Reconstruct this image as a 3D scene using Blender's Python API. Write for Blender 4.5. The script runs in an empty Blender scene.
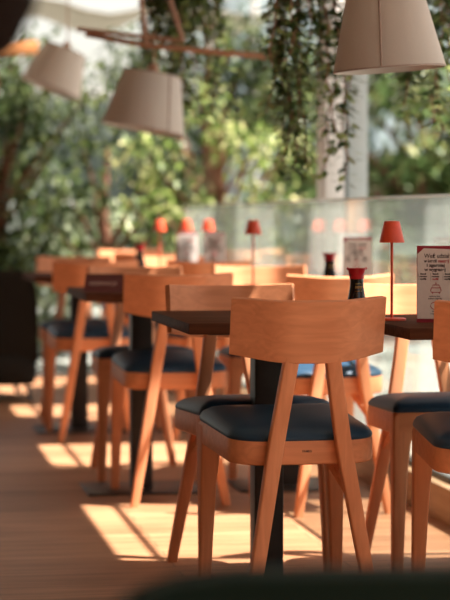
import bpy, bmesh, math, random
from mathutils import Vector, Matrix, Euler
random.seed(7)
PI = math.pi
sc = bpy.context.scene
COL = sc.collection

# ------------------------------------------------------------------ materials
def new_mat(name):
    m = bpy.data.materials.new(name); m.use_nodes = True
    nt = m.node_tree
    return m, nt, nt.nodes['Principled BSDF']

def lin(r, g, b):
    f = lambda c: ((c/255+0.055)/1.055)**2.4 if c > 10 else c/255/12.92
    return (f(r), f(g), f(b), 1)

def plain(name, col, rough=0.5, metal=0.0, bump=0.0, bscale=200, var=0.08, spec=0.5):
    m, nt, b = new_mat(name)
    n = nt.nodes.new('ShaderNodeTexNoise'); n.inputs['Scale'].default_value = bscale
    n.inputs['Detail'].default_value = 4
    tc = nt.nodes.new('ShaderNodeTexCoord'); nt.links.new(tc.outputs['Object'], n.inputs['Vector'])
    r = nt.nodes.new('ShaderNodeValToRGB')
    c = Vector(col[:3])
    r.color_ramp.elements[0].color = (*(c*(1-var)), 1); r.color_ramp.elements[0].position = .3
    r.color_ramp.elements[1].color = (*[min(1, x) for x in c*(1+var)], 1); r.color_ramp.elements[1].position = .7
    nt.links.new(n.outputs['Fac'], r.inputs['Fac']); nt.links.new(r.outputs['Color'], b.inputs['Base Color'])
    b.inputs['Roughness'].default_value = rough; b.inputs['Metallic'].default_value = metal
    b.inputs['Specular IOR Level'].default_value = spec
    if bump:
        bp = nt.nodes.new('ShaderNodeBump'); bp.inputs['Strength'].default_value = bump
        bp.inputs['Distance'].default_value = 0.001
        nt.links.new(n.outputs['Fac'], bp.inputs['Height']); nt.links.new(bp.outputs['Normal'], b.inputs['Normal'])
    return m

def wood(name, c1, c2, rough=0.42, stretch=(1.2, 14, 14), scale=4.0, spec=0.4, matte=0):
    m, nt, b = new_mat(name)
    tc = nt.nodes.new('ShaderNodeTexCoord'); mp = nt.nodes.new('ShaderNodeMapping')
    mp.inputs['Scale'].default_value = stretch
    nt.links.new(tc.outputs['Object'], mp.inputs['Vector'])
    n = nt.nodes.new('ShaderNodeTexNoise'); n.inputs['Scale'].default_value = scale
    n.inputs['Detail'].default_value = 6; n.inputs['Distortion'].default_value = .8
    nt.links.new(mp.outputs['Vector'], n.inputs['Vector'])
    r = nt.nodes.new('ShaderNodeValToRGB')
    r.color_ramp.elements[0].color = c1; r.color_ramp.elements[0].position = .32
    r.color_ramp.elements[1].color = c2; r.color_ramp.elements[1].position = .68
    nt.links.new(n.outputs['Fac'], r.inputs['Fac']); nt.links.new(r.outputs['Color'], b.inputs['Base Color'])
    b.inputs['Roughness'].default_value = rough; b.inputs['Specular IOR Level'].default_value = spec
    if matte:
        df = nt.nodes.new('ShaderNodeBsdfDiffuse'); nt.links.new(r.outputs['Color'], df.inputs['Color'])
        ms = nt.nodes.new('ShaderNodeMixShader'); ms.inputs[0].default_value = matte
        nt.links.new(b.outputs[0], ms.inputs[1]); nt.links.new(df.outputs[0], ms.inputs[2])
        nt.links.new(ms.outputs[0], nt.nodes['Material Output'].inputs['Surface'])
    bp = nt.nodes.new('ShaderNodeBump'); bp.inputs['Strength'].default_value = .12; bp.inputs['Distance'].default_value = .001
    nt.links.new(n.outputs['Fac'], bp.inputs['Height']); nt.links.new(bp.outputs['Normal'], b.inputs['Normal'])
    return m

def floor_mat():
    m, nt, b = new_mat('oak_boards')
    tc = nt.nodes.new('ShaderNodeTexCoord')
    br = nt.nodes.new('ShaderNodeTexBrick')
    br.offset = .37
    br.inputs['Scale'].default_value = 1.0
    br.inputs['Brick Width'].default_value = 1.3; br.inputs['Row Height'].default_value = .09
    br.inputs['Mortar Size'].default_value = .0022; br.inputs['Mortar Smooth'].default_value = .3
    br.inputs['Color1'].default_value = (.45, .235, .130, 1); br.inputs['Color2'].default_value = (.32, .155, .080, 1)
    br.inputs['Mortar'].default_value = (.16, .085, .045, 1)
    nt.links.new(tc.outputs['Object'], br.inputs['Vector'])
    mp = nt.nodes.new('ShaderNodeMapping'); mp.inputs['Scale'].default_value = (1.0, 16, 1)
    nt.links.new(tc.outputs['Object'], mp.inputs['Vector'])
    n = nt.nodes.new('ShaderNodeTexNoise'); n.inputs['Scale'].default_value = 3; n.inputs['Detail'].default_value = 7
    nt.links.new(mp.outputs['Vector'], n.inputs['Vector'])
    r = nt.nodes.new('ShaderNodeValToRGB')
    r.color_ramp.elements[0].color = (.58, .54, .50, 1); r.color_ramp.elements[0].position = .3
    r.color_ramp.elements[1].color = (1.12, 1.1, 1.08, 1); r.color_ramp.elements[1].position = .7
    nt.links.new(n.outputs['Fac'], r.inputs['Fac'])
    mx = nt.nodes.new('ShaderNodeMix'); mx.data_type = 'RGBA'; mx.blend_type = 'MULTIPLY'
    mx.inputs[0].default_value = 1
    nt.links.new(br.outputs['Color'], mx.inputs[6]); nt.links.new(r.outputs['Color'], mx.inputs[7])
    nt.links.new(mx.outputs[2], b.inputs['Base Color'])
    b.inputs['Roughness'].default_value = .5; b.inputs['Specular IOR Level'].default_value = .35
    return m

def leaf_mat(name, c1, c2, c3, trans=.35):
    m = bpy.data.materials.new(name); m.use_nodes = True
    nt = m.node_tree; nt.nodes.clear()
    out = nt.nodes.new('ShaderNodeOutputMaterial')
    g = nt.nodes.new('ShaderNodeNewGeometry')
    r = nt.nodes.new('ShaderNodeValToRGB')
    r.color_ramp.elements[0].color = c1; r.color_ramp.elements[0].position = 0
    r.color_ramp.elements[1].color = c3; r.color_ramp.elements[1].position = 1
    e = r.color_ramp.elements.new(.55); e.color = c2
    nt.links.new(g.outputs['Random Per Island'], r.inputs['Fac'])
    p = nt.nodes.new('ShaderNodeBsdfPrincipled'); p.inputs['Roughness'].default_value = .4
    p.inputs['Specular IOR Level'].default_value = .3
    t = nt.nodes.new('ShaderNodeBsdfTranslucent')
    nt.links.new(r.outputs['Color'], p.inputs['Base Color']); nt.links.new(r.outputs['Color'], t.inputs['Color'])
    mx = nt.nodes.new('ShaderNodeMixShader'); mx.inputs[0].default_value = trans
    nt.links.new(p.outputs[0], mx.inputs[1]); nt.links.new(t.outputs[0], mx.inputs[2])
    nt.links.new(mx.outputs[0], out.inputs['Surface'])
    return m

def fabric_mat(name, col, trans=.3):
    m = bpy.data.materials.new(name); m.use_nodes = True
    nt = m.node_tree; nt.nodes.clear()
    out = nt.nodes.new('ShaderNodeOutputMaterial')
    tc = nt.nodes.new('ShaderNodeTexCoord')
    n = nt.nodes.new('ShaderNodeTexNoise'); n.inputs['Scale'].default_value = 350
    nt.links.new(tc.outputs['Object'], n.inputs['Vector'])
    r = nt.nodes.new('ShaderNodeValToRGB')
    c = Vector(col[:3])
    r.color_ramp.elements[0].color = (*(c*.92), 1); r.color_ramp.elements[1].color = (*(c*1.04), 1)
    nt.links.new(n.outputs['Fac'], r.inputs['Fac'])
    d = nt.nodes.new('ShaderNodeBsdfDiffuse'); t = nt.nodes.new('ShaderNodeBsdfTranslucent')
    nt.links.new(r.outputs['Color'], d.inputs['Color']); nt.links.new(r.outputs['Color'], t.inputs['Color'])
    mx = nt.nodes.new('ShaderNodeMixShader'); mx.inputs[0].default_value = trans
    nt.links.new(d.outputs[0], mx.inputs[1]); nt.links.new(t.outputs[0], mx.inputs[2])
    nt.links.new(mx.outputs[0], out.inputs['Surface'])
    return m

def glass_mat():
    m = bpy.data.materials.new('balustrade_glass'); m.use_nodes = True
    nt = m.node_tree; nt.nodes.clear()
    out = nt.nodes.new('ShaderNodeOutputMaterial')
    fr = nt.nodes.new('ShaderNodeFresnel'); ge = nt.nodes.new('ShaderNodeNewGeometry'); mr = nt.nodes.new('ShaderNodeMapRange')
    mr.inputs['To Min'].default_value = 1.5; mr.inputs['To Max'].default_value = 1/1.5   # same reflectance entering and leaving the pane
    nt.links.new(ge.outputs['Backfacing'], mr.inputs['Value']); nt.links.new(mr.outputs['Result'], fr.inputs['IOR'])
    tr = nt.nodes.new('ShaderNodeBsdfTransparent'); tr.inputs['Color'].default_value = (.92, .95, .93, 1)
    gl = nt.nodes.new('ShaderNodeBsdfGlossy'); gl.inputs['Roughness'].default_value = .015
    gl.inputs['Color'].default_value = (.93, .97, .95, 1)
    mx = nt.nodes.new('ShaderNodeMixShader')
    nt.links.new(fr.outputs[0], mx.inputs[0]); nt.links.new(tr.outputs[0], mx.inputs[1]); nt.links.new(gl.outputs[0], mx.inputs[2])
    df = nt.nodes.new('ShaderNodeBsdfTranslucent'); df.inputs['Color'].default_value = (.68, .70, .68, 1)
    d2 = nt.nodes.new('ShaderNodeBsdfDiffuse'); d2.inputs['Color'].default_value = (.68, .70, .68, 1)
    m2 = nt.nodes.new('ShaderNodeMixShader'); nt.links.new(df.outputs[0], m2.inputs[1]); nt.links.new(d2.outputs[0], m2.inputs[2])
    m3 = nt.nodes.new('ShaderNodeMixShader'); m3.inputs[0].default_value = .17
    nt.links.new(mx.outputs[0], m3.inputs[1]); nt.links.new(m2.outputs[0], m3.inputs[2])
    nt.links.new(m3.outputs[0], out.inputs['Surface'])
    return m

M = {}
M['beech'] = wood('orange_beech', (.66, .262, .128, 1), (.78, .325, .165, 1), rough=.42, matte=.6)
M['beech_leg'] = wood('orange_beech_upright', (.66, .262, .128, 1), (.78, .325, .165, 1), rough=.42, matte=.6, stretch=(14, 14, 1.2))
M['walnut'] = wood('dark_walnut', (.075, .031, .018, 1), (.13, .054, .031, 1), rough=.4, spec=.3, matte=.85)
M['leather'] = plain('navy_leather', (.019, .052, .098), spec=.25, rough=.48, bump=.15, bscale=420, var=.12)
M['black_metal'] = plain('black_metal', (.018, .016, .015), rough=.5, bscale=60, var=.1)
M['plate'] = plain('dark_base_plate', (.03, .024, .02), rough=.42, bscale=60, var=.1)
M['red'] = plain('red_lacquer', (.78, .085, .032), rough=.45, bscale=80, var=.05)
M['red_cap'] = plain('red_plastic', (.50, .012, .022), rough=.3, bscale=80, var=.05)
M['sauce'] = plain('dark_sauce_bottle', (.012, .006, .005), rough=.12, bscale=40, var=.05)
M['gold'] = plain('gold_print', (.42, .25, .06), rough=.5, bscale=80, var=.05)
M['card_red'] = plain('dark_red_print', (.34, .02, .04), rough=.5, bscale=80, var=.05)
M['card_white'] = plain('white_card', (.86, .76, .72), rough=.55, bscale=80, var=.03)
M['ink'] = plain('dark_ink', (.05, .02, .02), rough=.6, bscale=80, var=.02)
M['ink_red'] = plain('red_ink', (.5, .06, .07), rough=.6, bscale=80, var=.02)
M['maroon'] = plain('maroon_board', (.13, .028, .030), rough=.45, bscale=60, var=.06)
M['cream_ink'] = plain('pale_print', (.55, .38, .34), rough=.6, bscale=80, var=.02)
M['shade'] = fabric_mat('pale_lampshade_fabric', (.64, .56, .51), .24)
M['shade_edge'] = plain('shade_trim', (.36, .26, .22), rough=.8, bscale=200)
M['bronze'] = plain('bronze_rod', (.38, .20, .13), rough=.35, metal=.6, bscale=60)
M['steel'] = plain('brushed_steel', (.55, .52, .48), rough=.3, metal=.9, bscale=60)
M['brown'] = plain('dark_brown_shade', (.014, .008, .006), spec=.04, rough=.9, bscale=90)
M['green_velvet'] = plain('dark_green_velvet', (.006, .021, .017), rough=.85, bscale=300, var=.15, spec=.2)
M['black_fabric'] = plain('black_upholstery', (.014, .013, .011), rough=.85, bscale=300, var=.15, spec=.2)
M['cream'] = plain('cream_plaster', (.62, .52, .42), rough=.8, bscale=12, var=.05)
M['white_paint'] = plain('white_painted_post', (.70, .66, .64), rough=.5, bscale=10, var=.03)
M['grey_frame'] = plain('dark_grey_frame', (.09, .10, .10), rough=.4, bscale=20)
M['grey_jamb'] = plain('pale_grey_jamb', (.42, .45, .45), rough=.5, bscale=10, var=.03)
M['kerb'] = wood('kerb_board', (.34, .21, .12, 1), (.42, .27, .16, 1), rough=.5, stretch=(14, 1.2, 14))
M['lintel'] = wood('orange_lintel', (.50, .20, .07, 1), (.60, .25, .09, 1), rough=.5)
M['canvas'] = fabric_mat('cream_canvas', (.52, .46, .39), .12)
M['paving'] = plain('pale_paving', (.24, .25, .23), rough=.8, bscale=3, var=.12)
M['render'] = plain('pale_render', (.34, .37, .34), rough=.8, bscale=2, var=.08)
M['facade'] = plain('blue_grey_cladding', (.36, .43, .45), rough=.7, bscale=2, var=.08)
M['pane_dark'] = plain('dark_pane', (.06, .075, .07), rough=.15, bscale=2)
M['brick'] = plain('brown_brick', (.11, .06, .04), rough=.85, bscale=5, var=.3)
M['bark'] = plain('bark', (.20, .085, .05), rough=.9, bscale=25, var=.3, bump=.4)
M['pot'] = plain('terracotta_planter', (.16, .07, .05), rough=.8, bscale=20)
M['wall'] = plain('warm_wall', (.36, .22, .13), rough=.8, bscale=5)
M['floor'] = floor_mat()
M['glass'] = glass_mat()
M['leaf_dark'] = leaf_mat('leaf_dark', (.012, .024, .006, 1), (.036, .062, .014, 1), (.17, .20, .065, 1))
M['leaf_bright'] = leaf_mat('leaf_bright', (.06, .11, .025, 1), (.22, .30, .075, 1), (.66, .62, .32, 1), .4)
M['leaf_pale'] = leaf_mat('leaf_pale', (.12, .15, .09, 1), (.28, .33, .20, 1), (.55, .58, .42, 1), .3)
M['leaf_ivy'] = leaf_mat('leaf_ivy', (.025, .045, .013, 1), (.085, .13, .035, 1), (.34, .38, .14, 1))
M['leaf_rust'] = leaf_mat('leaf_rust', (.06, .10, .03, 1), (.15, .24, .08, 1), (.36, .32, .14, 1), .3)

# ------------------------------------------------------------------ mesh helpers
def obj(name, bm, mat, parent=None, smooth=True, angle=40):
    me = bpy.data.meshes.new(name)
    bmesh.ops.recalc_face_normals(bm, faces=bm.faces)
    bm.to_mesh(me); bm.free()
    me.materials.append(M[mat] if isinstance(mat, str) else mat)
    if smooth:
        for p in me.polygons: p.use_smooth = True
        me.set_sharp_from_angle(angle=math.radians(angle))
    o = bpy.data.objects.new(name, me); COL.objects.link(o)
    if parent: o.parent = parent
    return o

def tag(o, label=None, cat=None, group=None, kind=None):
    if label: o['label'] = label
    if cat: o['category'] = cat
    if group: o['group'] = group
    if kind: o['kind'] = kind
    return o

def thing(name, label, cat, loc=(0, 0, 0), rz=0, group=None):
    o = bpy.data.objects.new(name, None); COL.objects.link(o)
    o.empty_display_size = .05
    o.location = loc; o.rotation_euler = (0, 0, rz)
    return tag(o, label, cat, group)

def kids(o): return [c for c in bpy.data.objects if c.parent == o]

def dup(root, loc, rot=(0, 0, 0), label=None, group=None):
    r = root.copy(); COL.objects.link(r); r.location = loc; r.rotation_euler = rot
    if label: r['label'] = label
    if group: r['group'] = group
    for ch in kids(root):
        c = ch.copy(); COL.objects.link(c); c.parent = r
        for g in kids(ch):
            d = g.copy(); COL.objects.link(d); d.parent = c
    return r

def box(bm, x0, x1, y0, y1, z0, z1, bev=0.0, seg=2):
    t = bmesh.new()
    bmesh.ops.create_cube(t, size=1)
    for v in t.verts:
        v.co = Vector((x0+(v.co.x+.5)*(x1-x0), y0+(v.co.y+.5)*(y1-y0), z0+(v.co.z+.5)*(z1-z0)))
    if bev:
        bmesh.ops.bevel(t, geom=t.edges[:], offset=bev, segments=seg, affect='EDGES', profile=.5)
    me = bpy.data.meshes.new('t'); t.to_mesh(me); t.free(); bm.from_mesh(me); bpy.data.meshes.remove(me)

def boxo(name, mat, dims, parent=None, bev=.003):
    bm = bmesh.new(); box(bm, *dims, bev=bev); return obj(name, bm, mat, parent)

def loft(bm, rings, cap=True, closed=True):
    R = [[bm.verts.new(p) for p in ring] for ring in rings]
    n = len(R[0])
    for a, b in zip(R, R[1:]):
        for i in range(n if closed else n-1):
            j = (i+1) % n
            bm.faces.new((a[i], a[j], b[j], b[i]))
    if cap:
        bm.faces.new(R[0][::-1]); bm.faces.new(R[-1])

def rrect(cx, cy, hx, hy, r, z, seg=3):
    pts = []
    for sx, sy, a0 in ((1, 1, 0), (-1, 1, PI/2), (-1, -1, PI), (1, -1, 1.5*PI)):
        for k in range(seg+1):
            a = a0+k/seg*PI/2
            pts.append((cx+sx*(hx-r)+r*math.cos(a), cy+sy*(hy-r)+r*math.sin(a), z))
    return pts

def tube(bm, path, r, n=10, cap=True):
    P = [Vector(p) for p in path]; rings = []
    for i, p in enumerate(P):
        d = (P[min(i+1, len(P)-1)]-P[max(i-1, 0)]).normalized()
        up = Vector((0, 0, 1)) if abs(d.z) < .9 else Vector((1, 0, 0))
        a = d.cross(up).normalized(); b = d.cross(a)
        rr = r[i] if isinstance(r, (list, tuple)) else r
        rings.append([p+a*rr*math.cos(2*PI*k/n)+b*rr*math.sin(2*PI*k/n) for k in range(n)])
    loft(bm, rings, cap)

def lathe(bm, prof, n=32, cx=0, cy=0, cap=True):
    rings = [[(cx+r*math.cos(2*PI*k/n), cy+r*math.sin(2*PI*k/n), z) for k in range(n)] for r, z in prof]
    loft(bm, rings, cap)

def text_mesh(name, body, size, mat, parent, loc, rot, bold=0.0, align='LEFT', width=None, thick=.0002):
    cu = bpy.data.curves.new(name, 'FONT'); cu.body = body; cu.size = size; cu.extrude = thick
    cu.offset = bold; cu.align_x = align
    to = bpy.data.objects.new(name+'_src', cu); COL.objects.link(to)
    dg = bpy.context.evaluated_depsgraph_get()
    me = bpy.data.meshes.new_from_object(to.evaluated_get(dg))
    bpy.data.objects.remove(to)
    if width:
        xs = [v.co.x for v in me.vertices]; w = max(xs)-min(xs)
        for v in me.vertices: v.co.x *= width/w
    me.materials.clear(); me.materials.append(M[mat])
    o = bpy.data.objects.new(name, me); COL.objects.link(o)
    o.parent = parent; o.location = loc; o.rotation_euler = rot
    return o

# ------------------------------------------------------------------ setting
def struct(name, mat, dims, bev=0):
    o = boxo(name, mat, dims, bev=bev); o['kind'] = 'structure'; return o

struct('floor', 'floor', (-4.2, 1.78, -1.5, 13.0, -.12, 0))
struct('ceiling', 'cream', (-4.2, 1.885, -1.5, 13.0, 2.45, 2.60))
struct('wall_left', 'wall', (-4.35, -4.2, -1.5, 13.0, 0, 2.60))
struct('wall_back', 'wall', (-4.2, 1.9, -1.62, -1.5, 0, 2.45))
# kerb carrying the glass balustrade
struct('trim_1', 'kerb', (1.78, 1.90, -1.5, 13.0, -.12, .115), bev=.004)
g = struct('trim_2', 'paving', (1.90, 40, -6, 60, -.2, -.06)); g['label'] = 'pale paved terrace outside the glass'
g = struct('trim_3', 'paving', (-14, 1.90, 13.0, 60, -.2, -.06)); g['label'] = 'pale paved garden beyond the far end of the boards'

# glass balustrade panels along the right side
pan = [(0.4, 2.4), (2.42, 4.42), (4.44, 6.44), (6.46, 8.46), (8.48, 10.48), (10.5, 12.5)]
whr = ['nearest the lens', 'beside the nearest pair of chairs', 'beside the first right hand table', 'beside the second right hand table',
       'beside the white post', 'at the far end of the rail']
for (a, b), w in zip(pan, whr):
    t = thing('glass_balustrade', 'clear greenish glass balustrade panel on the kerb, ' + w, 'glass panel', (1.84, (a+b)/2, .115), 0, 'glass balustrade panels')
    h = (b-a)/2
    boxo('pane', 'glass', (-.006, .006, -h, h, .012, .925), t, bev=0)
    boxo('bottom_channel', 'grey_frame', (-.02, .02, -h, h, 0, .02), t, bev=.002)
    boxo('top_edge', 'steel', (-.008, .008, -h, h, .925, .933), t, bev=.001)
# white posts outside the balustrade
for i, (y, lab) in enumerate([(9.42, 'wide white post rising behind the glass beside the hanging ivy'), (4.2, 'wide white post outside the glass beyond the right picture edge')]):
    t = thing('post', lab, 'post', (2.10, y, -.06), 0)
    boxo('post_body', 'white_paint', (-.085, .005, -.095, .095, 0, 2.45), t, bev=.006)
    boxo('jamb', 'grey_jamb', (.022, .12, -.06, .09, 0, 2.45), t, bev=.004)
    boxo('edge_strip', 'grey_frame', (.005, .022, -.09, .05, 0, 2.45), t, bev=.002)
# unseen panels added above the terrace edge to break the sun into patches
SUN = Vector((.49, -.15, 1)).normalized()
shift = SUN.y/SUN.z*2.45
for i, (a, b) in enumerate([(2.6, 3.5), (4.3, 5.78), (7.05, 7.68), (8.96, 9.6), (10.85, 11.6), (12.7, 13.2)]):
    t = thing('sun_blocking_roof', 'added unseen sun blocking panel over the terrace edge, number %s from the lens' % ['one', 'two', 'three', 'four', 'five', 'six'][i], 'shading panel', (1.887, (a+b)/2+shift, 2.46), 0, 'added sun blocking panels')
    h = (b-a)/2
    boxo('board', 'lintel', (0, 1.35, -h, h, 0, .04), t, bev=.004)
t = thing('shadow_rail', 'added unseen thin rail casting a shadow line, running along the terrace edge', 'rail', (0, 0, 2.43))  # added out of view to cast a thin shadow line on the floor
boxo('rail_bar', 'grey_frame', (1.985, 1.999, 2, 14.7, 0, .03), t)
boxo('outer_beam', 'lintel', (3.2, 3.28, 2, 14.7, -.08, .03), t)
for y in (2.2, 14.57):
    boxo('support', 'white_paint', (3.2, 3.28, y-.04, y+.04, -2.49, -.08), t)

# ------------------------------------------------------------------ chair
def seat_outline(inset=0.0, nf=4, nr=8):
    # trapezoid with tight front corners and generous rear corners
    P = [(.186, .20, .018, nf), (-.186, .20, .018, nf), (-.176, -.20, .085, nr), (.176, -.20, .085, nr)]
    out = []
    n = len(P)
    for i in range(n):
        p = Vector(P[i][:2]); a = Vector(P[i-1][:2]); b = Vector(P[(i+1) % n][:2])
        u = (a-p).normalized(); v = (b-p).normalized()
        ang = u.angle(v); r = P[i][2]
        d = r/math.tan(ang/2); c = p+(u+v).normalized()*r/math.sin(ang/2)
        s = p+u*d; e = p+v*d
        a0 = math.atan2(s.y-c.y, s.x-c.x); a1 = math.atan2(e.y-c.y, e.x-c.x)
        while a1 < a0: a1 += 2*PI
        k = P[i][3]
        for j in range(k+1):
            t = a0+(a1-a0)*j/k
            out.append(Vector((c.x+r*math.cos(t), c.y+r*math.sin(t))))
    return out

def make_chair():
    t = thing('dining_chair', 'x', 'chair')
    ol = seat_outline()
    def ring(s, z): return [(p.x*s, p.y*s, z-(.2-p.y)*.024) for p in ol]   # seat falls slightly to the rear
    bm = bmesh.new()   # frame: a solid band below the cushion with softened edges
    loft(bm, [ring(.975, .398), ring(.995, .401), ring(1.0, .406), ring(1.0, .450), ring(.985, .456)])
    obj('seat_frame', bm, 'beech', t)
    bm = bmesh.new()   # cushion
    def pring(q, z): return [(p.x*q, p.y*q, .455-(.2-p.y*q)*.024+(z-.455)*(.68+.14*p.y*q/.2)) for p in ol]
    loft(bm, [ring(.97, .450), ring(.992, .456), pring(1.0, .463), pring(.992, .472), pring(.955, .486), pring(.87, .499), pring(.74, .508), pring(.5, .514), pring(.2, .516)])
    obj('seat', bm, 'leather', t, angle=60)
    for s in (-1, 1):  # front legs, wide where they flow into the frame
        bm = bmesh.new()
        prof = [(0, .0140, .0145), (.15, .0168, .0170), (.30, .0205, .0200), (.375, .0245, .023), (.41, .032, .027), (.446, .037, .028)]
        rings = []
        for z, hx, hy in prof:
            rings.append(rrect(s*(.1855-hx), .1995-hy, hx, hy, .006, z))
        loft(bm, rings)
        obj('leg', bm, 'beech_leg', t)
    for s in (-1, 1):  # raked and splayed rear legs
        bm = bmesh.new()
        prof = [(0, .157, -.258, .0135), (.20, .122, -.240, .0170), (.40, .088, -.221, .0190), (.46, .078, -.219, .0190), (.56, .062, -.227, .0185), (.66, .047, -.238, .018)]
        loft(bm, [rrect(s*x, y, hx, .0135, .005, z) for z, x, y, hx in prof])
        obj('leg', bm, 'beech_leg', t)
    for s in (-1, 1):  # side braces
        bm = bmesh.new()
        a = Vector((s*.104, -.226, .315)); b = Vector((s*.070, -.115, .402))
        loft(bm, [[a+Vector((s*.011*i, 0, .011*j)) for i, j in ((-1, -1), (1, -1), (1, 1), (-1, 1))],
                  [b+Vector((s*.011*i, 0, .011*j)) for i, j in ((-1, -1), (1, -1), (1, 1), (-1, 1))]])
        obj('stretcher', bm, 'beech', t)
    # backrest: flat centre with two wings bent towards the sitter, reclined
    bm = bmesh.new()
    N = 36; phi = math.radians(31); half = .066; L = .133; Rb = .07
    cl = []
    x = 0; y = 0; ds = (half+L)/(N/2); ang = 0
    right = [(0, 0, 0)]
    for k in range(int(N/2)):
        sarc = (k+.5)*ds
        tt = min(1, max(0, (sarc-(half-.045))/.095)); tt = tt*tt*(3-2*tt)
        ang = phi*tt
        x += math.cos(ang)*ds; y += math.sin(ang)*ds
        right.append((x, y, ang))
    cl = [(-px, py, -a) for px, py, a in right[:0:-1]]+right
    rec = math.tan(math.radians(11))
    rows = [(-.078, .8), (-.076, 1), (-.04, 1), (0, 1), (.04, 1), (.066, 1), (.068, .8)]
    th = .009
    def pt(px, py, a, dz, side, e):
        nx, ny = -math.sin(a), math.cos(a)
        qx, qy = px+side*nx*th*e, py+side*ny*th*e
        z = .711+dz+qy*rec*.9
        return (qx, -.243+qy-(dz+.07)*rec, z)
    rings = []
    for px, py, a in cl:
        shrink = 1-.10*(abs(px)/.19)**2
        f = [pt(px, py, a, dz*shrink, 1, e) for dz, e in rows]
        bk = [pt(px, py, a, dz*shrink, -1, e) for dz, e in rows[::-1]]
        rings.append(f+bk)
    loft(bm, rings)
    obj('backrest', bm, 'beech', t)
    return t

first = make_chair()
TILT = math.radians(1.05)
NEAR = (TILT, 0, 0)
used = [False]
def chair(x, y, far, label, group, dz=0.0, tilt=True, z=0.0):
    tilt = tilt and not far
    rot = (TILT if tilt else 0, 0, (PI if far else 0)+math.radians(dz))
    zz = z+(.26*math.sin(TILT) if tilt else 0)
    if not used[0]:
        used[0] = True
        first.location = (x, y, zz); first.rotation_euler = rot
        first['label'] = label; first['group'] = group
        return first
    return dup(first, (x, y, zz), rot, label, group)

G = 'beech dining chairs with navy seats'
cA = chair(.993, 5.03, False, 'beech chair in sharp focus, back to us, at the nearest left table', G, 2.2)
chair(1.000, 5.60, True, 'chair facing us across the nearest left table, behind the sharp chair', G, 5)
chair(1.448, 4.75, False, 'chair cut by the right picture edge, in front of the large menu card', G, -7.5)
chair(1.536, 5.59, True, 'chair facing us beside the glass, behind the large menu card', G)
chair(1.010, 7.23, False, 'chair with its back to us in front of the maroon tent sign table', G)
chair(.990, 7.86, True, 'chair facing us behind the maroon tent sign', G)
chair(1.475, 6.93, False, 'chair with sunlit blue seat seen between the legs of the sharp chair', G, 7)
chair(1.480, 7.86, True, 'chair facing us at the second right table beside the glass', G)
chair(.945, 9.30, False, 'leftmost chair, its back to us, at the third left table', G)
chair(.955, 9.98, True, 'far left chair facing us, half hidden by the leftmost chair back', G)
chair(1.440, 9.28, False, 'chair with its back to us at the third right table', G)
chair(1.470, 9.98, True, 'chair facing us at the third right table', G)
chair(1.440, 11.33, False, 'chair with its back to us at the farthest table by the glass', G)
chair(1.470, 12.03, True, 'farthest chair, facing us in front of the trees', G)
# maker's stamp on the rear rail of the sharp chair
text_mesh('maker_stamp', 'FAMEG', .0072, 'ink', cA, (-.013, -.2003, .4185), (PI/2, 0, 0), bold=.0002)

# ------------------------------------------------------------------ tables
def make_table(w, cx=0, p0=-.17, p1=.17):
    t = thing('dining_table', 'x', 'table')
    bm = bmesh.new(); box(bm, -w/2, w/2, -.35, .35, .686, .714, bev=.003); obj('tabletop', bm, 'walnut', t)
    bm = bmesh.new(); loft(bm, [rrect(cx, 0, .038, .038, .004, z) for z in (.008, .680)]); obj('column', bm, 'black_metal', t)
    bm = bmesh.new(); box(bm, -.16, .16, -.2, .2, .676, .686, bev=.002); obj('top_bracket', bm, 'black_metal', t)
    bm = bmesh.new(); box(bm, cx-.205, cx+.205, p0, p1, 0, .008, bev=.002); obj('base_plate', bm, 'plate', t)
    return t
GT = 'dark walnut pedestal tables'
ta = make_table(.465, .026, -.21, .045); ta.location = (.985, 5.40, 0); tag(ta, 'dark walnut table in front, just beyond the sharp chair', 'table', GT)
tm = make_table(.465); tm.location = (.935, 7.44, 0); tag(tm, 'dark walnut table carrying the maroon tent sign', 'table', GT)
#dup(ta, (.935, 7.44, 0), (0, 0, 0), 'dark walnut table carrying the maroon tent sign', GT)
dup(tm, (.920, 9.60, 0), (0, 0, 0), 'dark walnut table farthest left, next to the black armchair', GT)
tb = make_table(.545); tb.location = (1.497, 5.09, 0); tag(tb, 'dark walnut table at the right carrying the tall sharp red lamp', 'table', GT)
dup(tb, (1.475, 7.44, 0), (0, 0, 0), 'dark walnut table by the glass carrying the second menu card', GT)
dup(tb, (1.465, 9.60, 0), (0, 0, 0), 'dark walnut table by the glass, third from the lens', GT)
dup(tb, (1.465, 11.65, 0), (0, 0, 0), 'dark walnut table by the glass, farthest away before the trees', GT)

# ------------------------------------------------------------------ table things
def make_lamp():
    t = thing('table_lamp', 'x', 'lamp')
    bm = bmesh.new(); lathe(bm, [(.030, 0), (.036, .001), (.036, .005), (.033, .007), (.004, .008)]); obj('base', bm, 'red', t)
    bm = bmesh.new(); lathe(bm, [(.0035, .006), (.0035, .235)], n=12); obj('stem', bm, 'red', t)
    bm = bmesh.new(); lathe(bm, [(.0315, .195), (.0315, .196), (.0195, .246), (.0185, .248), (.005, .249), (.004, .244), (.018, .242), (.0295, .198), (.0315, .195)], cap=False); obj('lamp_shade', bm, 'red', t)
    return t
GL = 'small red table lamps'
la = make_lamp(); la.location = (1.272, 5.10, .714); tag(la, 'red table lamp in focus at right, standing beside the large menu card', 'lamp', GL)
for x, y, lab in [(1.395, 7.73, 'red table lamp on the second right table, in the middle of the picture'),
                  (1.335, 9.90, 'small red table lamp farthest left, against the trees'),
                  (1.565, 9.88, 'right one of the two orange lit lamps above the pale cards'),
                  (1.46, 9.88, 'left one of the two orange lit lamps above the pale cards')]:
    if lab: dup(la, (x, y, .714), (0, 0, 0), lab, GL)

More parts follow.
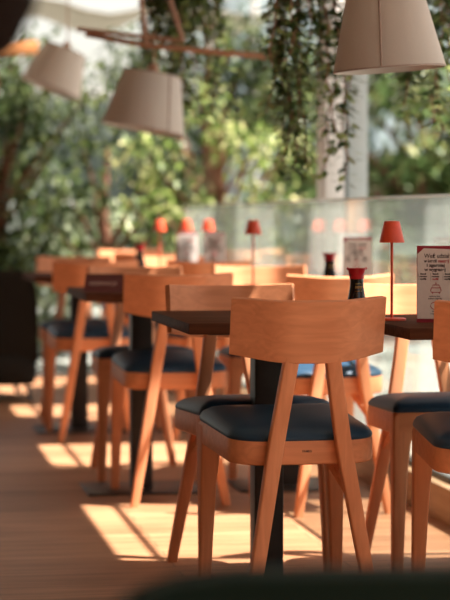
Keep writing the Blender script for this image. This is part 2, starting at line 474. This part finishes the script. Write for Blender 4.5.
def make_menu():
    t = thing('menu_card', 'x', 'menu card')
    w, h = .05, .188
    bm = bmesh.new(); box(bm, -w, w, -.0008, .0008, 0, h); p = obj('front_panel', bm, 'card_red', t)
    bm = bmesh.new()
    a = [Vector((-w, .0008, h)), Vector((w, .0008, h)), Vector((w, .05, 0)), Vector((-w, .05, 0))]
    loft(bm, [a, [v+Vector((0, .0015, 0)) for v in a]]); obj('rear_panel', bm, 'card_red', t)
    def sheet(pts, y0, y1):
        bm = bmesh.new(); loft(bm, [[(x, y0, z) for x, z in pts], [(x, y1, z) for x, z in pts]]); return bm
    pts = [(-w+.0015, .009), (w, .009), (w, h-.009), (-w+.017, h-.006), (-w+.0015, h-.020)]
    s = obj('white_sheet', sheet(pts, -.0008, -.0012), 'card_white', p, smooth=False)
    return t, p
mc, fp = make_menu()
mc.location = (1.359, 4.99, .714)
mc.rotation_euler.z = math.radians(-19)
tag(mc, 'large white menu card with dark red border beside the sharp red lamp', 'menu card', 'menu cards')
R0 = (PI/2, 0, 0)
Y = -.0014
def mt(body, size, mat, x, z, width=None, bold=0): return text_mesh('print', body, size, mat, fp, (x, Y, z), R0, bold, 'LEFT', width)
mt('Weź udział', .015, 'ink', -.032, .1585, .062, .00022)
mt('w loterii', .0105, 'ink', -.032, .1475, .031, .0004); mt('naszej', .0105, 'ink_red', .002, .1475, .026, .0004)
mt('i zgarniaj', .0105, 'ink', -.026, .1370, .044, .0004)
mt('w wygranej', .0105, 'ink', -.031, .1265, .052, .0004)
for k in range(3):
    for j, (wd, tx) in enumerate([(.014, 'kod'), (.018, 'paragon'), (.016, 'wyślij')]):
        mt(tx, .005, 'ink' if (k, j) != (1, 2) else 'ink_red', -.043+k*.030+(.018-wd)/2, .1175-j*.0062, wd, .0004)
    boxo('divider', 'ink', (-.046+k*.030, -.0455+k*.030, -.0014, -.0008, .103, .122), fp, bev=0)
def outline_icon(pts, z0, name='icon'):
    bm = bmesh.new(); tube(bm, [(x, -.0014, z) for x, z in pts], .0010, 6); return obj(name, bm, 'ink_red', fp)
outline_icon([(-.014, .085), (-.016, .078), (-.014, .074), (.008, .074), (.010, .078), (.008, .085), (.004, .092), (-.010, .092), (-.014, .085), (.008, .085)], 0)
outline_icon([(-.003, .092), (-.003, .099)], 0); outline_icon([(-.011, .074), (-.011, .070)], 0); outline_icon([(.005, .074), (.005, .070)], 0)
mt('zeskanuj kod', .005, 'ink', -.019, .063, .026, .0001); mt('odbierz nagrody', .005, 'ink', -.022, .057, .034, .0001)
outline_icon([(-.006+.010*math.cos(k*PI/5), .041+.009*math.sin(k*PI/5)) for k in range(9)], 0)
outline_icon([(0, .040), (.006, .040), (.006, .033), (0, .033)], 0)
mt('baw się', .005, 'ink', -.012, .026, .014, .0001); mt('i wygrywaj', .005, 'ink', -.016, .020, .022, .0001)
GM = 'menu cards'
m2 = dup(mc, (1.672, 7.20, .714), (0, 0, math.radians(-14)), 'white menu card with red top edge standing behind the black sauce bottles, mid distance', GM)
m3 = dup(mc, (1.445, 9.74, .714), (0, 0, math.radians(5)), 'blurred pale card under the left one of the two orange lamps', GM)
m4 = dup(mc, (1.575, 9.75, .714), (0, 0, math.radians(-14)), 'blurred pinkish card under the right one of the two orange lamps', GM)

def make_bottle():
    t = thing('sauce_bottle', 'x', 'sauce bottle')
    bm = bmesh.new(); lathe(bm, [(.026, 0), (.029, .003), (.0295, .012), (.027, .035), (.0205, .065), (.0172, .085), (.0168, .103), (.0172, .108)]); b = obj('bottle_body', bm, 'sauce', t)
    bm = bmesh.new(); lathe(bm, [(.0182, .104), (.0188, .112), (.0205, .122), (.0232, .1295), (.0236, .131), (.020, .131), (.018, .127)])
    tube(bm, [(.018, 0, .127), (.0255, 0, .1312)], [.004, .0028], 8); tube(bm, [(-.018, 0, .127), (-.0255, 0, .1312)], [.004, .0028], 8)
    obj('cap', bm, 'red_cap', t)
    bm = bmesh.new()
    for z in (.074, .092): tube(bm, [((.0198 if z < .08 else .0178)*math.sin(a), -(.0198 if z < .08 else .0178)*math.cos(a), z) for a in [k*.12-.42 for k in range(8)]], .0008, 6)
    obj('gold_line', bm, 'gold', b)
    text_mesh('gold_lettering', 'soy', .012, 'gold', b, (-.009, -.0187, .081), R0, .0003, 'LEFT', .019)
    return t
GB = 'black sauce bottles with red caps'
bo = make_bottle(); bo.location = (1.187, 5.12, .714); tag(bo, 'black sauce bottle with red cap just above the sharp chair back', 'sauce bottle', GB)
dup(bo, (1.600, 7.33, .714), (0, 0, 0), 'black sauce bottle with red cap further back, left of the second menu card', GB)
dup(bo, (1.235, 9.86, .714), (0, 0, 0), 'tiny blurred dark sauce bottle left of the farthest red lamp', GB)

# maroon tent sign on the second left table
t = thing('tent_sign', 'maroon tent sign with pale lettering standing on the left table edge', 'sign', (.785, 7.25, .714), math.radians(-18))
bm = bmesh.new()
L_, D_, H_ = .066, .038, .062
for sgn in (1, -1):
    a = [Vector((-L_, sgn*D_, 0)), Vector((L_, sgn*D_, 0)), Vector((L_, 0, H_)), Vector((-L_, 0, H_))]
    n = Vector((0, -sgn*.003, 0))
    loft(bm, [a, [v+n for v in a]])
tp = obj('tent_panel', bm, 'maroon', t, smooth=False)
text_mesh('lettering', 'REZERWACJA', .019, 'cream_ink', tp, (-.050, -.0238, .0245), (math.atan2(H_, D_), 0, 0), .0004, 'LEFT', .098)

# ------------------------------------------------------------------ hanging lamps
def shade(bm, r0, r1, h):
    lathe(bm, [(r0, 0), (r0+.002, .004), (r1, h-.004), (r1-.003, h), (r1-.006, h-.004), (r0-.004, .004), (r0, 0)], n=48, cap=False)
def pendant(label, loc, tilt, seam_ang, cord_top, sc_=1.0):
    t = thing('pendant_lamp', label, 'lamp', loc, 0, 'pale fabric pendant lamps')
    R = Matrix.Rotation(tilt[1], 4, 'Y') @ Matrix.Rotation(tilt[0], 4, 'X') @ Matrix.Scale(sc_, 4)
    bm = bmesh.new(); shade(bm, .178, .124, .245); bm.transform(R); s = obj('lamp_shade', bm, 'shade', t)
    for r, z in ((.1785, .003), (.1245, .243)):
        bm = bmesh.new(); tube(bm, [(r*math.cos(k*PI/24), r*math.sin(k*PI/24), z) for k in range(49)], .0028, 6, cap=False)
        bm.transform(R); obj('rim_trim', bm, 'shade_edge', s)
    bm = bmesh.new()
    ca, sa = math.cos(seam_ang), math.sin(seam_ang)
    tube(bm, [(.1795*ca, .1795*sa, .004), (.1255*ca, .1255*sa, .243)], .0035, 6); bm.transform(R); obj('seam', bm, 'shade_edge', s)
    bm = bmesh.new()
    lathe(bm, [(.02, .15), (.024, .17), (.024, .27), (.018, .285), (.006, .29)], n=20)
    for k in range(3):
        a = k*2*PI/3; tube(bm, [(0, 0, .225), (.126*math.cos(a), .126*math.sin(a), .235)], .003, 6)
    bm.transform(R); obj('lamp_holder', bm, 'bronze', t)
    bm = bmesh.new(); top = R @ Vector((0, 0, .28)); tube(bm, [top, (top.x, top.y, cord_top)], .004, 8); obj('cord', bm, 'bronze', t)
    return t
L3 = pendant('largest pale fabric shade at the top right in front of the ivy', (1.364, 5.50, 1.366), (0, math.radians(-4)), math.radians(-112), 1.084, .838)
L2 = pendant('middle pale fabric shade hanging tilted from the bronze arm', (1.158, 9.134, 1.355), (0, math.radians(10)), math.radians(-60), .43, 1.02)
L1 = pendant('leftmost pale fabric shade, smallest and most tilted', (1.00, 12.1, 1.71), (0, math.radians(21)), math.radians(-125), .74)
# bronze arm carrying the middle lamp, with rods up to the ceiling
t = thing('lamp_arm', 'long bronze arm crossing the ivy above the middle shade', 'lamp arm', (1.17, 9.05, 1.685))
bm = bmesh.new(); tube(bm, [(-.26, .10, .085), (0, .05, .035), (.58, -.06, -.02)], .013, 10); a = obj('arm_bar', bm, 'bronze', t)
bm = bmesh.new(); tube(bm, [(-.30, .09, .105), (.15, .03, .055)], .010, 10); obj('upper_bar', bm, 'bronze', t)
for (p, q, m) in [((-.08, .06, .745), (0, .05, .04), 'bronze'), ((-.06, .06, .745), (.16, .03, .05), 'bronze'), ((.54, -.06, .745), (.58, -.06, -.015), 'steel')]:
    bm = bmesh.new(); tube(bm, [p, q], .010, 10); obj('support_rod', bm, m, t)
bm = bmesh.new(); bmesh.ops.create_uvsphere(bm, u_segments=14, v_segments=10, radius=.022); bm.transform(Matrix.Translation((.58, -.06, -.02))); obj('joint', bm, 'bronze', t)

# dark globe hanging close to the lens, top left
t = thing('globe_pendant', 'dark brown out of focus globe hanging at the top left corner', 'lamp', (.044, 1.95, 1.09))
bm = bmesh.new(); lathe(bm, [(.02, 0), (.05, .008), (.085, .035), (.105, .075), (.11, .115), (.10, .16), (.07, .20), (.03, .22)], n=32); obj('globe', bm, 'brown', t)
bm = bmesh.new(); tube(bm, [(0, 0, .215), (0, 0, 1.36)], .005, 8); obj('cord', bm, 'brown', t)

# ------------------------------------------------------------------ armchairs
def armchair(label, loc, rz, mat, w, h, leg_h):
    t = thing('armchair', label, 'armchair', loc, rz)
    hw = w/2
    bm = bmesh.new()
    def prof(y, lean, top, ins):
        pts = []
        for k in range(17):
            a = PI*k/16
            pts.append((-(hw-ins)*math.copysign(abs(math.cos(a))**.3, math.cos(a)), y, leg_h+.12+(top-leg_h-.12)*abs(math.sin(a))**.3))
        return pts
    loft(bm, [prof(-.30, 0, h-.025, .03), prof(-.315, 0, h, .005), prof(-.26, 0, h, 0), prof(-.20, 0, h-.012, .01), prof(-.18, 0, h-.05, .04)])
    obj('backrest', bm, mat, t, angle=60)
    bm = bmesh.new(); loft(bm, [rrect(0, 0, hw-.02, .30, .08, leg_h), rrect(0, 0, hw, .32, .10, leg_h+.03), rrect(0, 0, hw, .32, .10, leg_h+.13), rrect(0, 0, hw-.02, .30, .1, leg_h+.16)])
    obj('seat', bm, mat, t, angle=60)
    for s in (-1, 1):
        bm = bmesh.new(); box(bm, s*(hw-.05)-.05, s*(hw-.05)+.05, -.28, .28, leg_h+.10, h-.14, bev=.035, seg=4); obj('armrest', bm, mat, t, angle=60)
    for sx in (-1, 1):
        for sy in (-1, 1):
            bm = bmesh.new(); tube(bm, [(sx*(hw-.06), sy*.24, leg_h+.02), (sx*(hw-.04), sy*.27, 0)], [.013, .009], 10); obj('leg', bm, 'black_metal', t)
    return t
armchair('black armchair at the far left picture edge with thin metal legs', (.50, 11.35, 0), math.radians(4), 'black_fabric', .66, .70, .09)
armchair('dark green armchair back, very blurred, along the bottom picture edge', (.575, 2.05, 0), math.radians(-9), 'green_velvet', .74, .663, .16)

# ------------------------------------------------------------------ plants
def add_leaf(V, F, p, d, up, ln, w):
    d = d.normalized(); s = d.cross(up)
    if s.length < 1e-3: s = d.cross(Vector((1, 0, 0)))
    s.normalize(); n = s.cross(d)
    i = len(V)
    V += [p, p+d*ln*.45+s*w*.5-n*w*.12, p+d*ln-n*ln*.12, p+d*ln*.45-s*w*.5-n*w*.12]
    F += [(i, i+1, i+2), (i, i+2, i+3)]
def leaves_obj(name, V, F, mat, parent):
    me = bpy.data.meshes.new(name); me.from_pydata(V, [], F); me.materials.append(M[mat])
    o = bpy.data.objects.new(name, me); COL.objects.link(o); o.parent = parent
    return o
def rvec(): return Vector((random.gauss(0, 1), random.gauss(0, 1), random.gauss(0, 1))).normalized()
def tree(name, label, cat, loc, blobs, mat, leaf, dens, trunk_r, group, pot=False):
    t = thing(name, label, cat, loc, random.random()*0, group)
    V, F = [], []
    bm = bmesh.new()
    top = max(b[2] for b in blobs)
    tube(bm, [(0, 0, 0), (.04, .02, top*.35), (-.03, 0, top*.7), (0, 0, top)], [trunk_r, trunk_r*.85, trunk_r*.6, trunk_r*.25], 10)
    for (x, y, z, rx, ry, rz) in blobs:
        n = int(dens*rx*ry*rz*60)
        tube(bm, [(0, 0, z*.55), (x*.5, y*.5, z*.8), (x, y, z)], [trunk_r*.45, trunk_r*.3, trunk_r*.12], 6)
        for _ in range(n):
            u = rvec()*(random.random()**.45)
            p = Vector((x+u.x*rx, y+u.y*ry, z+u.z*rz))
            if p.z < .04: continue
            d = (rvec()+Vector((u.x, u.y, -.5))*.7)
            add_leaf(V, F, p, d, Vector((0, 0, 1)), leaf*random.uniform(.7, 1.25), leaf*random.uniform(.45, .62))
    obj('trunk', bm, 'bark', t)
    leaves_obj('foliage', V, F, mat, t)
    if pot:
        bm = bmesh.new(); lathe(bm, [(.15, 0), (.17, .01), (.21, .36), (.22, .38), (.2, .38), (.19, .33)], n=28); obj('planter', bm, 'pot', t)
    return t
GTREE = 'garden trees and shrubs behind the tables'
def rb(n, cx, cy, cz, sx, sy, sz, r0, r1):
    return [(random.uniform(-sx, sx)+cx, random.uniform(-sy, sy)+cy, random.uniform(-sz, sz)+cz, *(lambda r: (r, r, r*.8))(random.uniform(r0, r1))) for _ in range(n)]
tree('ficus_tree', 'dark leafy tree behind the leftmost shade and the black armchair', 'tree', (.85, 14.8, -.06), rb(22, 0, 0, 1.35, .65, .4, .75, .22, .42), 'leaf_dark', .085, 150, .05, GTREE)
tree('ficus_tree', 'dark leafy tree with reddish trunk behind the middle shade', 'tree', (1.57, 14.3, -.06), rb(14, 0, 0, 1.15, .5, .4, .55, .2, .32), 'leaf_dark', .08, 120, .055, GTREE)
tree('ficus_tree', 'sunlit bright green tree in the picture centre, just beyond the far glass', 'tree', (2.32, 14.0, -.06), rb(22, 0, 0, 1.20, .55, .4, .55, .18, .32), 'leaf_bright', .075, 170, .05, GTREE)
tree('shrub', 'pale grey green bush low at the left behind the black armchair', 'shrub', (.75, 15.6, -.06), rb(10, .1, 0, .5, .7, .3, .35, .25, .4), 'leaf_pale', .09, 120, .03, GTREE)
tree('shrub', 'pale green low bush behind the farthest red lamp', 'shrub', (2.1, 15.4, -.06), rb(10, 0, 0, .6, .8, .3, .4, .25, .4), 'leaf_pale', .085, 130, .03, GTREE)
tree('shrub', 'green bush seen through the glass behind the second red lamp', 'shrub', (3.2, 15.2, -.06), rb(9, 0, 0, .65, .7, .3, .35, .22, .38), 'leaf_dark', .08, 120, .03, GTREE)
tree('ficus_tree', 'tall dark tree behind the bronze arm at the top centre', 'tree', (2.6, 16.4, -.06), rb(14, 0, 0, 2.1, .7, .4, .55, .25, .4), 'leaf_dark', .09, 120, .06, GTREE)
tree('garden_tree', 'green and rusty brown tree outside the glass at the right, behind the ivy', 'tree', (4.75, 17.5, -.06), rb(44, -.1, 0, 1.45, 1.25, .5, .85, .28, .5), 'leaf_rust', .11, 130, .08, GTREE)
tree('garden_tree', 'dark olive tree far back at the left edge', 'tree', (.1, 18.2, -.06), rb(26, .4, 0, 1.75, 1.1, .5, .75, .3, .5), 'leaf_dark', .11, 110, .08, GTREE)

def ivy(label, loc, strands, leaf, mat='leaf_ivy'):
    t = thing('hanging_ivy', label, 'hanging plant', loc, 0, 'ivy plants hanging from the ceiling')
    bm = bmesh.new(); V, F = [], []
    for (x, y, ln) in strands:
        path = []; px, py = x, y; n = max(4, int(ln/.06))
        for k in range(n+1):
            path.append((px, py, -ln*k/n)); px += random.uniform(-.018, .018); py += random.uniform(-.018, .018)
        tube(bm, path, .003, 5)
        for (qx, qy, qz) in path[1:]:
            for _ in range(8):
                a = random.random()*2*PI
                d = Vector((math.cos(a), math.sin(a), random.uniform(-.9, .3)))
                p = Vector((qx, qy, qz))+Vector((math.cos(a), math.sin(a), 0))*random.uniform(0, .03)+Vector((0, 0, random.uniform(-.03, .03)))
                add_leaf(V, F, p, d, Vector((0, 0, 1)), leaf*random.uniform(.7, 1.25), leaf*random.uniform(.55, .8))
    obj('stem', bm, 'bark', t); leaves_obj('foliage', V, F, mat, t)
    bm = bmesh.new(); lathe(bm, [(.11, -.16), (.15, -.14), (.17, -.02), (.175, 0), (.15, 0)], n=24); obj('planter', bm, 'pot', t)
    return t
def st(n, x0, x1, y0, y1, l0, l1): return [(random.uniform(x0, x1), random.uniform(y0, y1), random.uniform(l0, l1)) for _ in range(n)]
ivy('trailing ivy in the centre right, longest strands ending above the white post', (1.52, 7.42, 2.45), st(26, -.07, .17, -.2, .25, .80, 1.33), .045)
ivy('trailing ivy at the top right picture edge, right of the largest shade', (1.99, 7.50, 2.46), st(28, -.12, .14, -.2, .2, .75, 1.25), .05)
ivy('dense dark ivy above the bronze arm, left of the picture centre', (1.50, 9.55, 2.45), st(30, -.26, .10, -.2, .25, .45, 1.05), .055)

# ------------------------------------------------------------------ things beyond the terrace
t = thing('canopy', 'cream canvas canopy sagging across the top of the garden', 'canopy', (1.3, 20.6, 2.75))
bm = bmesh.new()
nx, ny = 24, 8
G_ = [[bm.verts.new((-2.4+5.2*i/nx, -1.3+2.6*j/ny, .16+.07*math.cos(i*1.05)+.10*(j/ny)-.12*math.sin(PI*j/ny)*abs(math.sin(i*.52)))) for j in range(ny+1)] for i in range(nx+1)]
for i in range(nx):
    for j in range(ny): bm.faces.new((G_[i][j], G_[i+1][j], G_[i+1][j+1], G_[i][j+1]))
cv = obj('canvas_sheet', bm, 'canvas', t)
md = cv.modifiers.new('thick', 'SOLIDIFY'); md.thickness = .012
for px in (-2.35, 2.2):
    for py in (-1.25, 1.25):
        bm = bmesh.new(); tube(bm, [(px, py, -2.81), (px, py, .25)], .035, 10); obj('pole', bm, 'white_paint', t)
t = thing('timber_lintel', 'orange timber lintel behind the leftmost shade at the picture edge', 'beam', (.15, 13.7, 0))
boxo('beam', 'lintel', (-1.6, .90, -.05, .05, 2.03, 2.115), t, bev=.005)
for x in (-1.5, .35): boxo('upright', 'lintel', (x-.05, x+.05, -.05, .05, -.06, 2.03), t, bev=.005)

t = thing('building', 'low pale building far behind the trees at the left', 'building', (-1.0, 26, -.06))
bm = bmesh.new(); box(bm, -5, 5.0, 0, 3, 0, 2.5); obj('wall', bm, 'render', t)
for k in range(5): boxo('window', 'pane_dark', (-4.4+k*1.9, -3.1+k*1.9, -.03, .02, .9, 2.0), t, bev=0)
boxo('cornice', 'white_paint', (-5.1, 5.1, -.08, 3.1, 2.5, 2.62), t)
t = thing('building', 'blue grey clad building beyond the glass, behind the centre ivy', 'building', (7.0, 24, -.06))
bm = bmesh.new(); box(bm, -2.9, 5, 0, 4, 0, 3.6); obj('wall', bm, 'facade', t)
for k in range(9): boxo('cladding_rib', 'facade', (-2.8+k*.8, -2.74+k*.8, -.05, .01, 0, 3.6), t, bev=0)
t = thing('brick_wall', 'brown brick garden wall behind the rusty tree at the right', 'wall', (5.4, 20.2, -.06))
bm = bmesh.new(); box(bm, -1.2, 4, 0, .25, 0, 1.6); obj('brickwork', bm, 'brick', t)
boxo('coping', 'paving', (-1.25, 4.05, -.04, .29, 1.6, 1.68), t)

# ------------------------------------------------------------------ light
w = bpy.data.worlds.new('World'); sc.world = w; w.use_nodes = True
nt = w.node_tree; bg = nt.nodes['Background']
sky = nt.nodes.new('ShaderNodeTexSky'); sky.sky_type = 'NISHITA'; sky.sun_disc = False
sky.sun_elevation = math.radians(60); sky.sun_rotation = math.radians(80); sky.air_density = 1.2; sky.dust_density = 4
mixn = nt.nodes.new('ShaderNodeMix'); mixn.data_type = 'RGBA'; mixn.inputs[0].default_value = .55
mixn.inputs[7].default_value = (5.0, 4.7, 4.2, 1)
nt.links.new(sky.outputs[0], mixn.inputs[6]); nt.links.new(mixn.outputs[2], bg.inputs['Color'])
bg.inputs['Strength'].default_value = .125
sl = bpy.data.lights.new('sun', 'SUN'); sl.energy = 10.5; sl.angle = math.radians(.53); sl.color = (1.0, .92, .81)
so = bpy.data.objects.new('sun', sl); COL.objects.link(so)
so.rotation_euler = SUN.to_track_quat('Z', 'Y').to_euler(); so.location = (8, 8, 12)

# ------------------------------------------------------------------ camera
cd = bpy.data.cameras.new('camera'); cam = bpy.data.objects.new('camera', cd); COL.objects.link(cam)
cd.sensor_fit = 'HORIZONTAL'; cd.sensor_width = 24; cd.lens = 24*2100/450
cam.location = (0, 0, .97)
cam.rotation_euler = (math.radians(90-2.235), 0, -math.atan(350/2100))
cd.clip_start = .05; cd.clip_end = 300
cd.dof.use_dof = True; cd.dof.focus_distance = 4.95; cd.dof.aperture_fstop = 3.4
sc.camera = cam
sc.view_settings.view_transform = 'Standard'; sc.view_settings.look = 'None'
sc.view_settings.gamma = 1; sc.view_settings.use_curve_mapping = False
sc.view_settings.exposure = 1.08
